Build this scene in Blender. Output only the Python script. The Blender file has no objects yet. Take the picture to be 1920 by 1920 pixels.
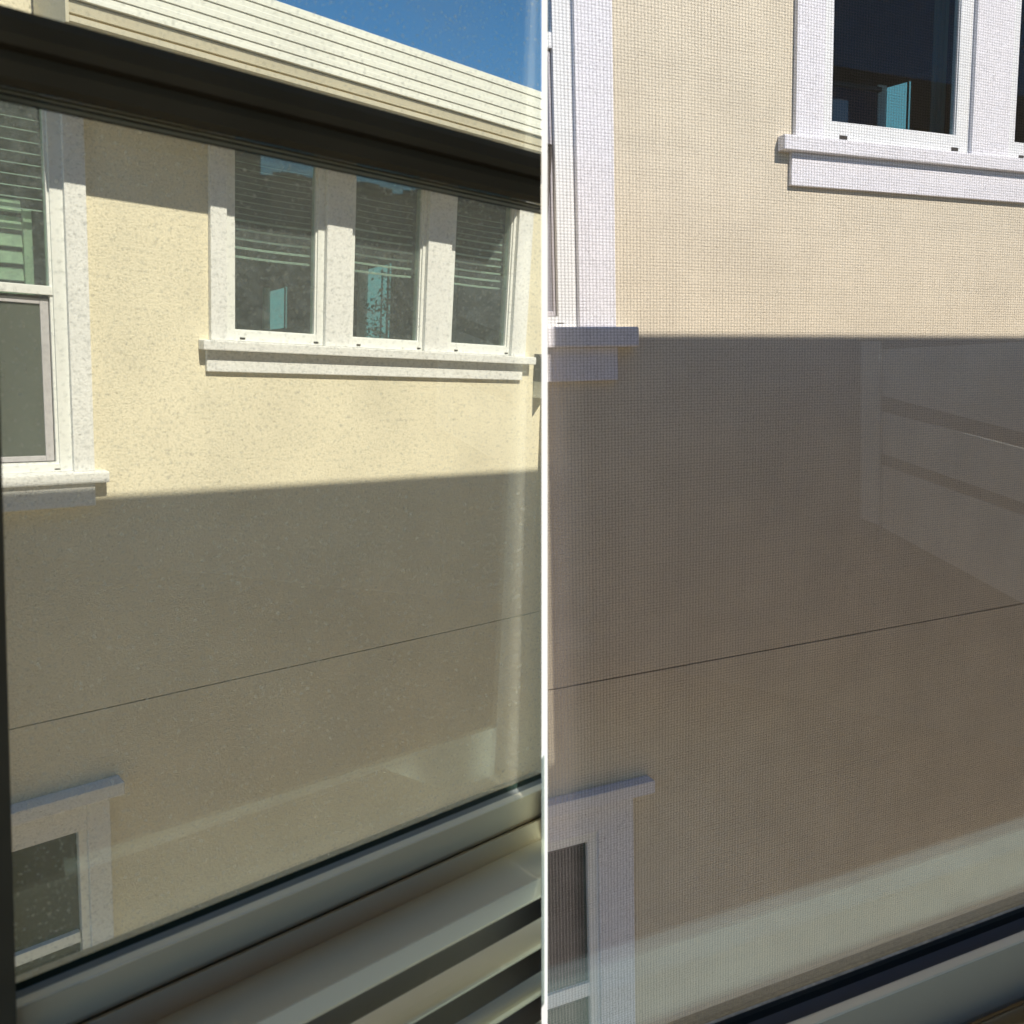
import bpy, bmesh, math, random
from mathutils import Vector, Matrix
random.seed(7)
SC = bpy.context.scene
COL = SC.collection

# ------------------------------------------------------------------ camera, sky, sun
EYE = 4.6
PITCH = math.radians(9.76)
cp, sp = math.cos(PITCH), math.sin(PITCH)
T3 = Matrix(((1, 0, 0), (0, -sp, cp), (0, -cp, -sp)))        # lens axes (right, down, forward) -> world
cam_d = bpy.data.cameras.new('camera')
cam = bpy.data.objects.new('camera', cam_d); COL.objects.link(cam)
cam.location = (0, 0, EYE)
cam.rotation_euler = (math.radians(90) - PITCH, 0, 0)
cam_d.sensor_width = 36; cam_d.lens = 30.0
cam_d.dof.use_dof = True; cam_d.dof.focus_distance = 6.0; cam_d.dof.aperture_fstop = 11
cam_d.clip_start = 0.02; cam_d.clip_end = 5000
SC.camera = cam

SUN_EL, SUN_AZ = math.radians(46), math.radians(-40)         # light travels towards heading SUN_AZ (0 = +Y)
sun_dir = Vector((math.sin(SUN_AZ) * math.cos(SUN_EL), math.cos(SUN_AZ) * math.cos(SUN_EL), -math.sin(SUN_EL)))
w = bpy.data.worlds.new('World'); SC.world = w; w.use_nodes = True
nt = w.node_tree; nt.nodes.clear()
sky = nt.nodes.new('ShaderNodeTexSky'); sky.sky_type = 'NISHITA'; sky.sun_disc = False
sky.sun_elevation = SUN_EL
to_sun = -sun_dir
sky.sun_rotation = math.atan2(to_sun.x, to_sun.y)
sky.altitude = 1200; sky.air_density = 1.0; sky.dust_density = 0.0; sky.ozone_density = 3.0
bg = nt.nodes.new('ShaderNodeBackground'); bg.inputs[1].default_value = 0.12
wo = nt.nodes.new('ShaderNodeOutputWorld')
hs = nt.nodes.new('ShaderNodeHueSaturation'); hs.inputs['Saturation'].default_value = 1.35
nt.links.new(sky.outputs[0], hs.inputs['Color']); nt.links.new(hs.outputs[0], bg.inputs[0]); nt.links.new(bg.outputs[0], wo.inputs[0])
sl = bpy.data.lights.new('sun', 'SUN'); sl.energy = 4.6; sl.angle = math.radians(0.5); sl.color = (1.0, 0.955, 0.87)
so = bpy.data.objects.new('sun', sl); COL.objects.link(so); so.location = (0, -5, 30)
so.rotation_euler = sun_dir.to_track_quat('-Z', 'Y').to_euler()
SC.view_settings.view_transform = 'Standard'; SC.view_settings.look = 'None'
SC.view_settings.gamma = 1; SC.view_settings.exposure = 0.53; SC.view_settings.use_curve_mapping = False
SC.cycles.max_bounces = 10; SC.cycles.transparent_max_bounces = 24; SC.cycles.diffuse_bounces = 5
SC.cycles.use_denoising = True

# ------------------------------------------------------------------ local frames of the walls
FPX = 1600.0
class Frame:
    """a wall plane: local x along it, y up it, z out of it towards the viewer"""
    def __init__(s, R, D):
        s.c = [Vector((R[0][i], R[1][i], R[2][i])) for i in range(3)]
        s.D = D
        n = s.c[2]
        M = Matrix([T3 @ s.c[0], T3 @ -s.c[1], T3 @ -n]).transposed()
        s.M = Matrix.Translation(T3 @ (n * D) + Vector((0, 0, EYE))) @ M.to_4x4()
        s.Mi = s.M.inverted()
    def at(s, x, y, o=0.0):
        r = Vector(((x - 960) / FPX, (y - 960) / FPX, 1)); X = r * ((s.D - o) / s.c[2].dot(r))
        return X.dot(s.c[0]), -X.dot(s.c[1])
    def u(s, x, y, o=0.0): return s.at(x, y, o)[0]
    def w(s, x, y, o=0.0): return s.at(x, y, o)[1]
RL = [[0.739174, -0.059921, -0.670844], [-0.082489, 0.980482, -0.17847], [0.668444, 0.187257, 0.719804]]
RR = [[0.920594, 0.030688, -0.389313], [-0.085446, 0.988581, -0.124126], [0.381058, 0.147535, 0.912704]]
HL, HR = Frame(RL, 4.2), Frame(RR, 5.4)        # facades of the houses across the gap
NL, NR = Frame(RL, 0.70), Frame(RR, 0.90)      # the viewer's own two windows (a shallow bay)
SEAM = (1021 - 960) / FPX
seam_n = T3 @ Vector((1, 0, -SEAM)); seam_p = Vector((0, 0, EYE))

# ------------------------------------------------------------------ materials
def mat(name, col, rough=0.6, noise=None, bump=None, spec=0.3, metal=0.0):
    """noise: list of (scale, amount, detail); bump: list of (scale, strength, distance)"""
    m = bpy.data.materials.new(name); m.use_nodes = True
    n = m.node_tree; b = n.nodes['Principled BSDF']
    b.inputs['Roughness'].default_value = rough; b.inputs['Specular IOR Level'].default_value = spec
    b.inputs['Metallic'].default_value = metal
    tc = n.nodes.new('ShaderNodeTexCoord')
    cur = n.nodes.new('ShaderNodeRGB'); cur.outputs[0].default_value = (*col, 1); cur = cur.outputs[0]
    for sc_, am, det in (noise or []):
        t = n.nodes.new('ShaderNodeTexNoise'); t.inputs['Scale'].default_value = sc_; t.inputs['Detail'].default_value = det
        n.links.new(tc.outputs['Object'], t.inputs['Vector'])
        mr = n.nodes.new('ShaderNodeMapRange'); mr.inputs[1].default_value = 0.3; mr.inputs[2].default_value = 0.7
        mr.inputs[3].default_value = 1 - am; mr.inputs[4].default_value = 1 + am
        n.links.new(t.outputs[0], mr.inputs[0])
        mx = n.nodes.new('ShaderNodeMix'); mx.data_type = 'RGBA'; mx.blend_type = 'MULTIPLY'; mx.inputs[0].default_value = 1
        n.links.new(cur, mx.inputs[6]); n.links.new(mr.outputs[0], mx.inputs[7]); cur = mx.outputs[2]
    n.links.new(cur, b.inputs['Base Color'])
    nor = None
    for sc_, st, di in (bump or []):
        t = n.nodes.new('ShaderNodeTexNoise'); t.inputs['Scale'].default_value = sc_; t.inputs['Detail'].default_value = 3
        n.links.new(tc.outputs['Object'], t.inputs['Vector'])
        bp = n.nodes.new('ShaderNodeBump'); bp.inputs['Strength'].default_value = st; bp.inputs['Distance'].default_value = di
        n.links.new(t.outputs[0], bp.inputs['Height'])
        if nor: n.links.new(nor, bp.inputs['Normal'])
        nor = bp.outputs[0]
    if nor: n.links.new(nor, b.inputs['Normal'])
    return m

def stucco(name, col, pit, scale, blotch=0.05, bumpd=0.004):
    """sand finish stucco: fine grain, pits, faint stains"""
    m = bpy.data.materials.new(name); m.use_nodes = True
    n = m.node_tree; b = n.nodes['Principled BSDF']; b.inputs['Roughness'].default_value = 0.95
    b.inputs['Specular IOR Level'].default_value = 0.1
    tc = n.nodes.new('ShaderNodeTexCoord')
    def tex(sc_, det, rough=0.6):
        t = n.nodes.new('ShaderNodeTexNoise'); t.inputs['Scale'].default_value = sc_; t.inputs['Detail'].default_value = det
        t.inputs['Roughness'].default_value = rough
        n.links.new(tc.outputs['Object'], t.inputs['Vector']); return t
    def rng(src, a, b_, c, d):
        mr = n.nodes.new('ShaderNodeMapRange')
        for i, v in enumerate((a, b_, c, d)): mr.inputs[i + 1].default_value = v
        n.links.new(src, mr.inputs[0]); return mr.outputs[0]
    g = tex(scale, 3); g2 = tex(scale * 0.45, 2); bl = tex(1.7, 5)
    pits = rng(g.outputs[0], 0.30, 0.44, pit, 1.0)  # shade of the pits darkened into the colour
    pits2 = rng(g2.outputs[0], 0.27, 0.36, pit, 1.0)
    grain = rng(g.outputs[0], 0.42, 0.75, 0.94, 1.08)
    blo = rng(bl.outputs[0], 0.3, 0.7, 1 - blotch, 1 + blotch)
    cur = n.nodes.new('ShaderNodeRGB'); cur.outputs[0].default_value = (*col, 1); cur = cur.outputs[0]
    for s_ in (pits, pits2, grain, blo):
        mx = n.nodes.new('ShaderNodeMix'); mx.data_type = 'RGBA'; mx.blend_type = 'MULTIPLY'; mx.inputs[0].default_value = 1
        n.links.new(cur, mx.inputs[6]); n.links.new(s_, mx.inputs[7]); cur = mx.outputs[2]
    n.links.new(cur, b.inputs['Base Color'])
    bp = n.nodes.new('ShaderNodeBump'); bp.inputs['Strength'].default_value = 0.8; bp.inputs['Distance'].default_value = bumpd
    n.links.new(g.outputs[0], bp.inputs['Height'])
    n.links.new(bp.outputs[0], b.inputs['Normal'])
    return m

def glass(name, refl, tint, dust=0.0, dust_col=(.8, .8, .75), dscale=90, rough=0.0, dtop=0.16, specks=0):
    """pane that lets light straight through, mirrors a share of it and carries a film of dust"""
    m = bpy.data.materials.new(name); m.use_nodes = True
    n = m.node_tree; n.nodes.remove(n.nodes['Principled BSDF']); out = n.nodes['Material Output']
    tr = n.nodes.new('ShaderNodeBsdfTransparent'); tr.inputs[0].default_value = (*tint, 1)
    gl = n.nodes.new('ShaderNodeBsdfGlossy'); gl.inputs['Roughness'].default_value = rough
    gl.inputs[0].default_value = (.93, 1, .97, 1)
    lw = n.nodes.new('ShaderNodeLayerWeight'); lw.inputs[0].default_value = 0.5
    pw = n.nodes.new('ShaderNodeMath'); pw.operation = 'POWER'; pw.inputs[1].default_value = 2.8
    n.links.new(lw.outputs['Facing'], pw.inputs[0])
    mr = n.nodes.new('ShaderNodeMapRange'); mr.inputs[3].default_value = refl; mr.inputs[4].default_value = min(1, refl * 4 + .04)
    n.links.new(pw.outputs[0], mr.inputs[0])
    m1 = n.nodes.new('ShaderNodeMixShader')
    n.links.new(mr.outputs[0], m1.inputs[0]); n.links.new(tr.outputs[0], m1.inputs[1]); n.links.new(gl.outputs[0], m1.inputs[2])
    cur = m1.outputs[0]
    if dust > 0:
        tc = n.nodes.new('ShaderNodeTexCoord')
        t = n.nodes.new('ShaderNodeTexNoise'); t.inputs['Scale'].default_value = dscale; t.inputs['Detail'].default_value = 6
        t.inputs['Roughness'].default_value = 0.7
        n.links.new(tc.outputs['Object'], t.inputs['Vector'])
        r2 = n.nodes.new('ShaderNodeMapRange'); r2.inputs[1].default_value = 0.42; r2.inputs[2].default_value = 0.78
        r2.inputs[3].default_value = dust; r2.inputs[4].default_value = dust + dtop
        n.links.new(t.outputs[0], r2.inputs[0])
        if specks:
            t2 = n.nodes.new('ShaderNodeTexNoise'); t2.inputs['Scale'].default_value = specks; t2.inputs['Detail'].default_value = 2
            n.links.new(tc.outputs['Object'], t2.inputs['Vector'])
            r3 = n.nodes.new('ShaderNodeMapRange'); r3.inputs[1].default_value = 0.61; r3.inputs[2].default_value = 0.70
            r3.inputs[3].default_value = 0; r3.inputs[4].default_value = .30
            n.links.new(t2.outputs[0], r3.inputs[0])
            ad = n.nodes.new('ShaderNodeMath'); ad.operation = 'ADD'
            n.links.new(r2.outputs[0], ad.inputs[0]); n.links.new(r3.outputs[0], ad.inputs[1]); dust_out = ad.outputs[0]
        else: dust_out = r2.outputs[0]
        df = n.nodes.new('ShaderNodeBsdfDiffuse'); df.inputs[0].default_value = (*dust_col, 1)
        tl = n.nodes.new('ShaderNodeBsdfTranslucent'); tl.inputs[0].default_value = (*dust_col, 1)
        md = n.nodes.new('ShaderNodeMixShader'); md.inputs[0].default_value = 0.5
        n.links.new(df.outputs[0], md.inputs[1]); n.links.new(tl.outputs[0], md.inputs[2])
        m2 = n.nodes.new('ShaderNodeMixShader')
        n.links.new(dust_out, m2.inputs[0]); n.links.new(cur, m2.inputs[1]); n.links.new(md.outputs[0], m2.inputs[2])
        cur = m2.outputs[0]
    n.links.new(cur, out.inputs[0])
    return m

def emit(name, col, st):
    m = bpy.data.materials.new(name); m.use_nodes = True
    n = m.node_tree; n.nodes.remove(n.nodes['Principled BSDF'])
    e = n.nodes.new('ShaderNodeEmission'); e.inputs[0].default_value = (*col, 1); e.inputs[1].default_value = st
    n.links.new(e.outputs[0], n.nodes['Material Output'].inputs[0]); return m

M_STUCCO_L = stucco('cream stucco', (.80, .735, .565), .68, 95, .07)
M_STUCCO_R = stucco('cream stucco coarse', (.74, .665, .51), .74, 75, .06, .005)
M_TRIM_L = stucco('white stucco trim', (.82, .82, .81), .68, 110, .03, .003)
M_TRIM_R = stucco('white stucco trim coarse', (.83, .82, .84), .72, 90, .02, .004)
M_VINYL = mat('white vinyl', (.80, .81, .79), .35, [(6, .03, 3)])
M_SCREENFRAME = mat('grey aluminium', (.52, .50, .52), .4, [(20, .05, 2)], spec=.5)
M_DARKGAP = mat('dark gasket', (.02, .022, .02), .6)
M_SLOT = mat('weep slot dark', (.05, .045, .04), .8)
M_JOINT = mat('control joint', (.06, .05, .035), .9)
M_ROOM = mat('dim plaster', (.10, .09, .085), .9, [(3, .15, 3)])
M_SHUT = mat('white painted louver', (.72, .78, .66), .5, [(4, .04, 2)])
M_BLIND = mat('blind slat', (.92, .95, .94), .5)
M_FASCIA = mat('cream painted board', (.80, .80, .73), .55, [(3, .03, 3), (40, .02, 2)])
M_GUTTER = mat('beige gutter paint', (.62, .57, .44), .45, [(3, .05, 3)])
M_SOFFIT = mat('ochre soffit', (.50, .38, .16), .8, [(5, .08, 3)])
M_PANE = glass('house pane', .09, (.84, .92, .87), .10, (.42, .45, .47), 24, dtop=.22)
M_PANE_R = glass('house pane clear', .012, (.75, .84, .86))
M_SCREENCLOTH = glass('insect mesh cloth', .0, (.30, .34, .30), .45, (.42, .46, .40), 2.5, dtop=.10)
M_DUSTY = glass('dusty window glass', .12, (1.0, .995, .93), .085, (.95, .94, .80), 9, dtop=.05, specks=270)
M_CLEAR = glass('window glass behind screen', .09, (1.0, .98, .98), .008, (.7, .7, .7), 12, dtop=.02, specks=0)
M_BAR = mat('dark brown rail', (.105, .093, .066), .8, [(9, .12, 3)], spec=.08)
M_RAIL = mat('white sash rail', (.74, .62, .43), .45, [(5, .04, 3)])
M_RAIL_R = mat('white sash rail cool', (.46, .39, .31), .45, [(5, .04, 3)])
M_INSILL = mat('painted interior sill', (.80, .72, .56), .5, [(4, .05, 3)])
M_LOUV = mat('painted shutter louver', (.70, .67, .55), .45, [(4, .04, 3)])
M_EDGE = mat('edge highlight paint', (.90, .84, .68), .3, spec=.5)  # lighter colour paints the highlight along rail edges and sill nose
M_POST = mat('white post paint', (.88, .88, .88), .5)
M_WIRE = mat('charcoal screen wire', (.16, .145, .14), .7)
M_DUSTLINE = mat('dusty sill edge', (.45, .38, .24), 1.0, [(160, .35, 4)], [(200, .8, .002)])
M_TEAL = emit('daylight glow of far window', (.16, .42, .50), 0.95)
M_LEAF = mat('green leaf', (.09, .12, .03), .6, [(8, .4, 2)])
M_PLASTER = mat('room paint', (.36, .32, .26), .9, [(2, .04, 2)])
M_GROUND = mat('concrete side yard', (.34, .26, .165), .95, [(1.5, .15, 5), (30, .1, 3)])
M_ROOFTILE = mat('brown roof', (.14, .10, .08), .9, [(4, .2, 4)])
M_FIXTURE = mat('fixture bronze', (.10, .085, .07), .5)
M_FIXGLASS = mat('fixture pale box', (.62, .62, .55), .6)

# ------------------------------------------------------------------ mesh helpers
def bx(bm, x0, x1, y0, y1, z0, z1, bev=0.0):
    r = bmesh.ops.create_cube(bm, size=1.0)
    vs = r['verts']
    bmesh.ops.scale(bm, vec=(abs(x1 - x0), abs(y1 - y0), abs(z1 - z0)), verts=vs)
    bmesh.ops.translate(bm, vec=((x0 + x1) / 2, (y0 + y1) / 2, (z0 + z1) / 2), verts=vs)
    if bev:
        es = list({e for v in vs for e in v.link_edges})
        bmesh.ops.bevel(bm, geom=es, offset=bev, segments=2, affect='EDGES', profile=0.6)
def prism(bm, prof, x0, x1):
    """extrude a closed (y, z) profile along local x"""
    a = [bm.verts.new((x0, y, z)) for y, z in prof]; b = [bm.verts.new((x1, y, z)) for y, z in prof]
    n = len(prof)
    for i in range(n): bm.faces.new((a[i], b[i], b[(i + 1) % n], a[(i + 1) % n]))
    bm.faces.new(a[::-1]); bm.faces.new(b)
    bmesh.ops.recalc_face_normals(bm, faces=bm.faces)
def seam_clip(bm, fr, side, shift=0.0):
    p = fr.Mi @ seam_p; n = (fr.Mi.to_3x3() @ seam_n).normalized()
    p = p + n * shift
    g = bm.verts[:] + bm.edges[:] + bm.faces[:]
    r = bmesh.ops.bisect_plane(bm, geom=g, plane_co=p, plane_no=n, clear_outer=(side == 'L'), clear_inner=(side == 'R'))
    ed = [e for e in r['geom_cut'] if isinstance(e, bmesh.types.BMEdge)]
    if ed: 
        try: bmesh.ops.edgenet_fill(bm, edges=ed)
        except Exception: pass
def link(name, bm, m, fr=None, parent=None, smooth=False):
    me = bpy.data.meshes.new(name); bm.to_mesh(me); bm.free(); me.materials.append(m)
    if smooth:
        for p in me.polygons: p.use_smooth = True
    o = bpy.data.objects.new(name, me); COL.objects.link(o)
    if parent is not None: o.parent = parent
    elif fr is not None: o.matrix_world = fr.M
    return o
def tag(o, label=None, cat=None, group=None, kind=None):
    if label: o['label'] = label
    if cat: o['category'] = cat
    if group: o['group'] = group
    if kind: o['kind'] = kind
    return o
def empty(name, fr, label=None, cat=None, group=None):
    o = bpy.data.objects.new(name, None); COL.objects.link(o); o.empty_display_size = .1
    if fr is not None: o.matrix_world = fr.M
    return tag(o, label, cat, group)
def box(name, m, parent, x0, x1, y0, y1, z0, z1, bev=0.0, clip=None, fr=None):
    bm = bmesh.new(); bx(bm, x0, x1, y0, y1, z0, z1, bev)
    if clip: seam_clip(bm, *clip)
    return link(name, bm, m, fr, parent)
def wall_mesh(x0, x1, y0, y1, holes, z0, z1):
    """wall slab from z0 to z1 with rectangular openings"""
    xs = sorted({x0, x1, *[min(max(h[i], x0), x1) for h in holes for i in (0, 1)]})
    ys = sorted({y0, y1, *[min(max(h[i], y0), y1) for h in holes for i in (2, 3)]})
    solid = {}
    for i in range(len(xs) - 1):
        for j in range(len(ys) - 1):
            cx, cy = (xs[i] + xs[i + 1]) / 2, (ys[j] + ys[j + 1]) / 2
            solid[i, j] = not any(h[0] < cx < h[1] and h[2] < cy < h[3] for h in holes)
    bm = bmesh.new(); V = {}
    def v(x, y, z):
        k = (round(x, 6), round(y, 6), z)
        if k not in V: V[k] = bm.verts.new((x, y, z))
        return V[k]
    for (i, j), s in solid.items():
        if not s: continue
        a, b, c, d = xs[i], xs[i + 1], ys[j], ys[j + 1]
        bm.faces.new((v(a, c, z1), v(b, c, z1), v(b, d, z1), v(a, d, z1)))
        bm.faces.new((v(a, d, z0), v(b, d, z0), v(b, c, z0), v(a, c, z0)))
        if not solid.get((i - 1, j)): bm.faces.new((v(a, c, z0), v(a, c, z1), v(a, d, z1), v(a, d, z0)))
        if not solid.get((i + 1, j)): bm.faces.new((v(b, c, z1), v(b, c, z0), v(b, d, z0), v(b, d, z1)))
        if not solid.get((i, j - 1)): bm.faces.new((v(a, c, z0), v(b, c, z0), v(b, c, z1), v(a, c, z1)))
        if not solid.get((i, j + 1)): bm.faces.new((v(a, d, z1), v(b, d, z1), v(b, d, z0), v(a, d, z0)))
    bmesh.ops.recalc_face_normals(bm, faces=bm.faces)
    return bm

def ring(bm, x0, x1, y0, y1, l, r, b, t, z0, z1, bev=.002):
    """rectangular frame with its own width on each side, pieces butted end to end"""
    bx(bm, x0, x0 + l, y0, y1, z0, z1, bev)
    bx(bm, x1 - r, x1, y0, y1, z0, z1, bev)
    if b: bx(bm, x0 + l, x1 - r, y0, y0 + b, z0, z1 - .0006, bev)
    if t: bx(bm, x0 + l, x1 - r, y1 - t, y1, z0, z1 - .0006, bev)

def casement(house, H, clip, x0, x1, y0, y1, l, r, b, t, pane_m, slots=True):
    """one fixed light: vinyl frame, pane, weep slots; a part of the house"""
    bm = bmesh.new(); ring(bm, x0, x1, y0, y1, l, r, b, t, -.06, .006)
    # inner stop step
    ring(bm, x0 + l - .001, x1 - r + .001, y0 + b - .001, y1 - t + .001, .008, .010, .006, .008, -.05, -.006, 0)
    if clip: seam_clip(bm, *clip)
    win = link('window', bm, M_VINYL, None, house)
    bm = bmesh.new(); bx(bm, x0 + l, x1 - r, y0 + b, y1 - t, -.026, -.022)
    if clip: seam_clip(bm, *clip)
    link('pane', bm, pane_m, None, win)
    if slots:
        k = (x1 - x0)
        for q in (x0 + l + .05 * k, x1 - r - .03 * k):
            bm = bmesh.new(); bx(bm, q, q + .05 * k, y0 + b * .18, y0 + b * .18 + k * .018, .0045, .0085, .0008)
            if clip: seam_clip(bm, *clip)
            if len(bm.faces): link('weep_slot', bm, M_SLOT, None, win)
            else: bm.free()
    return win

# =================================================================== LEFT: house seen through the dusty pane
H = HL; CL = (HL, 'L')
house = empty('stucco_house', H, 'cream stucco house with white window trims below a boarded eave', 'house')
PRO = .032                                     # how far the trims stand out
yT = 1.02                                      # head of the upper windows
# --- openings
tR = H.u(168, 560, PRO)                        # right edge of the tall window's trim
oR = H.u(126, 560, PRO) + .004                 # opening of the tall window
t_sill = H.w(160, 886, .07)
oL = oR - 1.05
g = lambda x, y=463, o=PRO: H.u(x, y, o)
trim_l0, trim_l1 = H.u(390, 463, 0), g(426)
p1a, p1b = g(613.5), g(661)
p2a, p2b = g(803, 480), g(847.5, 480)
trim_r0, trim_r1 = g(966.5, 540), g(991.5, 560)
sill_top = H.w(382.4, 636.8, .07)
lwR = H.u(165, 1600, PRO) + .004; lw_top = H.w(165, 1548, 0)
low_trimR = H.u(208, 1560, PRO)
holes = [(oL, oR, t_sill, yT), (trim_l1 , p1a, sill_top, yT), (p1b, p2a, sill_top, yT), (p2b, trim_r0, sill_top, yT),
         (lwR - 1.0, lwR, -3.62, lw_top)]
jw = -1.857                                    # control joint height
holes.append((-9, 9, jw - .0035, jw + .0035))
bm = wall_mesh(-1.2, 5.4, -7.6, 1.36, holes, -.10, 0.0); seam_clip(bm, *CL)
link('wall', bm, M_STUCCO_L, None, house)
box('control_joint', M_JOINT, house, -1.2, 5.4, jw - .02, jw + .02, -.14, -.103, clip=CL)
# rooms behind the panes
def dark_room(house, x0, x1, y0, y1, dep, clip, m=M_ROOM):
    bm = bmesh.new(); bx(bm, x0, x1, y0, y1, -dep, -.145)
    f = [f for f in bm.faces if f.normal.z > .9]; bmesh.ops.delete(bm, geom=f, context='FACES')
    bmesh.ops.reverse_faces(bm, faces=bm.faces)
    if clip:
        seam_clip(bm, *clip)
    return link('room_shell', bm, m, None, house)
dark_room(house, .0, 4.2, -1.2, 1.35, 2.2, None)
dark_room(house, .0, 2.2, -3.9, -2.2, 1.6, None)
# --- trims of the tall window
def trim(x0, x1, y0, y1, o=PRO, name='trim', m=M_TRIM_L, bev=.004, hs=house, clip=None):
    return box(name, m, hs, x0, x1, y0, y1, .0, o, bev, clip)
trim(oR, tR, t_sill, yT + .09)
trim(oL - .12, oL, t_sill, yT + .09)
trim(oL, oR, yT, yT + .09)
sR = H.u(206.5, 895, .07)
bm = bmesh.new(); bx(bm, oL - .2, sR, t_sill - .052, t_sill - .0, 0, .07, .008); link('sill', bm, M_TRIM_L, None, house)
aR = H.u(180, 940, .05)
box('apron', M_TRIM_L, house, oL - .14, aR, H.w(180, 948, .05), t_sill - .053, 0, .05, .004)
# tall double hung window: frame, rail, lower screen
bm = bmesh.new()
fr_r = oR - H.u(93, 470, -.02)
ring(bm, oL, oR, t_sill, yT, .05, .052, .035, .04, -.06, .006)
ring(bm, oL + .049, oR - .051, t_sill + .034, yT - .039, .012, .012, .008, .01, -.055, -.008, 0)
rail_t, rail_b = H.w(100, 537, 0), H.w(100, 554, 0)
bx(bm, oL + .05, oR - .052, rail_b, rail_t, -.055, .0, .003)
win = link('window', bm, M_VINYL, None, house)
box('pane', M_PANE, win, oL + .05, oR - .052, rail_t, yT - .04, -.03, -.026)
box('pane', M_PANE, win, oL + .05, oR - .052, t_sill + .035, rail_b, -.05, -.046)
bm = bmesh.new(); ring(bm, oL + .062, oR - .066, t_sill + .046, rail_b - .016, .03, .034, .024, .024, -.04, -.024, .003)
scf = link('screen_frame', bm, M_SCREENFRAME, None, win)
bm = bmesh.new(); ring(bm, oL + .056, oR - .058, t_sill + .040, rail_b - .004, .007, .007, .007, .012, -.045, -.030, 0)
link('screen_gap', bm, M_SLOT, None, win)
box('screen_mesh', M_SCREENCLOTH, win, oL + .09, oR - .099, t_sill + .069, rail_b - .039, -.034, -.0335)
box('weep_slot', M_SLOT, win, oR - .075, oR - .052, t_sill + .010, t_sill + .014, .0045, .0085, .0008)
# interior shutter and blind behind the tall window's upper sash
sh = empty('plantation_shutter', H, 'pale green looking louvered shutter inside the upper sash of the tall window', 'shutter')
x1s = H.u(62, 470, -.14); 
box('stile', M_SHUT, sh, x1s - .035, x1s, rail_b - .4, H.w(60, 395, -.14), -.17, -.14, .003)
yy = rail_b - .02
top_l = H.w(40, 395, -.14)
while yy < top_l:
    bm = bmesh.new(); bx(bm, x1s - .80, x1s - .038, -.030, .030, -.004, .004, .003)
    bmesh.ops.rotate(bm, verts=bm.verts, cent=(0, 0, 0), matrix=Matrix.Rotation(math.radians(-22), 3, 'X'))
    bmesh.ops.translate(bm, verts=bm.verts, vec=(0, yy + .03, -.155))
    link('louver', bm, M_SHUT, None, sh); yy += .072
def blind(label, x0, x1, ytop, n, gap, z=-.085, thick=.004, tilt=12, low=0, lgap=.045, sag=.004):
    b = empty('venetian_blind', H, label, 'blind', 'venetian blinds inside the house windows')
    y = ytop
    for i in range(n + low):
        hgt = .0014 if i < n else .0045
        bm = bmesh.new()
        for q in range(8):
            xa, xb = x0 + (x1 - x0) * q / 8, x0 + (x1 - x0) * (q + 1) / 8
            bx(bm, xa, xb, -hgt, hgt, -.011, .011)
        for vv in bm.verts:
            t_ = (vv.co.x - x0) / (x1 - x0); vv.co.y += sag * (4 * (t_ - .5) ** 2 - 1)
        bmesh.ops.remove_doubles(bm, verts=bm.verts, dist=1e-5)
        bmesh.ops.rotate(bm, verts=bm.verts, cent=(0, 0, 0), matrix=Matrix.Rotation(math.radians(tilt), 3, 'X'))
        # a slight sag along the slat
        bmesh.ops.translate(bm, verts=bm.verts, vec=(0, y, z))
        link('slat', bm, M_BLIND, None, b); y -= gap if i < n else lgap
    return b
blind('venetian blind half down in the tall window with grey screened lower sash', oL + .05, oR - .06, H.w(60, 225, -.085), 9, .046)
# --- triple window
trim(trim_l0, trim_l1, sill_top, yT + .09)
trim(p1a, p1b, sill_top, yT)
trim(p2a, p2b, sill_top, yT)
trim(trim_r0, trim_r1, sill_top, yT + .09)
trim(trim_l1, trim_r0, yT, yT + .09)
s0, s1 = H.u(382.6, 645, .07), H.u(1006, 672, .07)
s_bot = H.w(382.4, 655.8, .07)
bm = bmesh.new(); bx(bm, s0, s1, s_bot, sill_top, 0, .07, .006); link('sill', bm, M_TRIM_L, None, house)
bm = bmesh.new(); bx(bm, H.u(389.3, 690, .03), H.u(981, 700, .03), H.w(389.3, 696.6, .03), s_bot - .001, 0, .024, .005); link('apron', bm, M_TRIM_L, None, house)
for k, (a, b, gl, gr) in enumerate(((trim_l1, p1a, (435.4, 460), (592, 460)), (p1b, p2a, (660.2, 480), (791, 480)), (p2b, trim_r0, (847.4, 500), (957, 500)))):
    l_ = max(.018, H.u(*gl, -.02) - a); r_ = max(.02, b - H.u(*gr, -.02))
    bot = H.w((435.8, 657.4, 841.75)[k], (619, 633, 643.75)[k], -.02) - sill_top
    casement(house, H, None, a + .001, b - .001, sill_top + .001, yT, l_, r_, bot, .03, M_PANE)
blind('venetian blind in the left light of the triple window', trim_l1 + .02, p1a - .04, H.w(500, 312, -.085), 9, .031, low=5)
blind('venetian blind in the middle light of the triple window', p1b + .02, p2a - .04, H.w(720, 378, -.085), 5, .034, low=6)
blind('venetian blind in the right light of the triple window', p2b + .02, trim_r0 - .04, H.w(900, 410, -.085), 4, .034, low=7)
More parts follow.
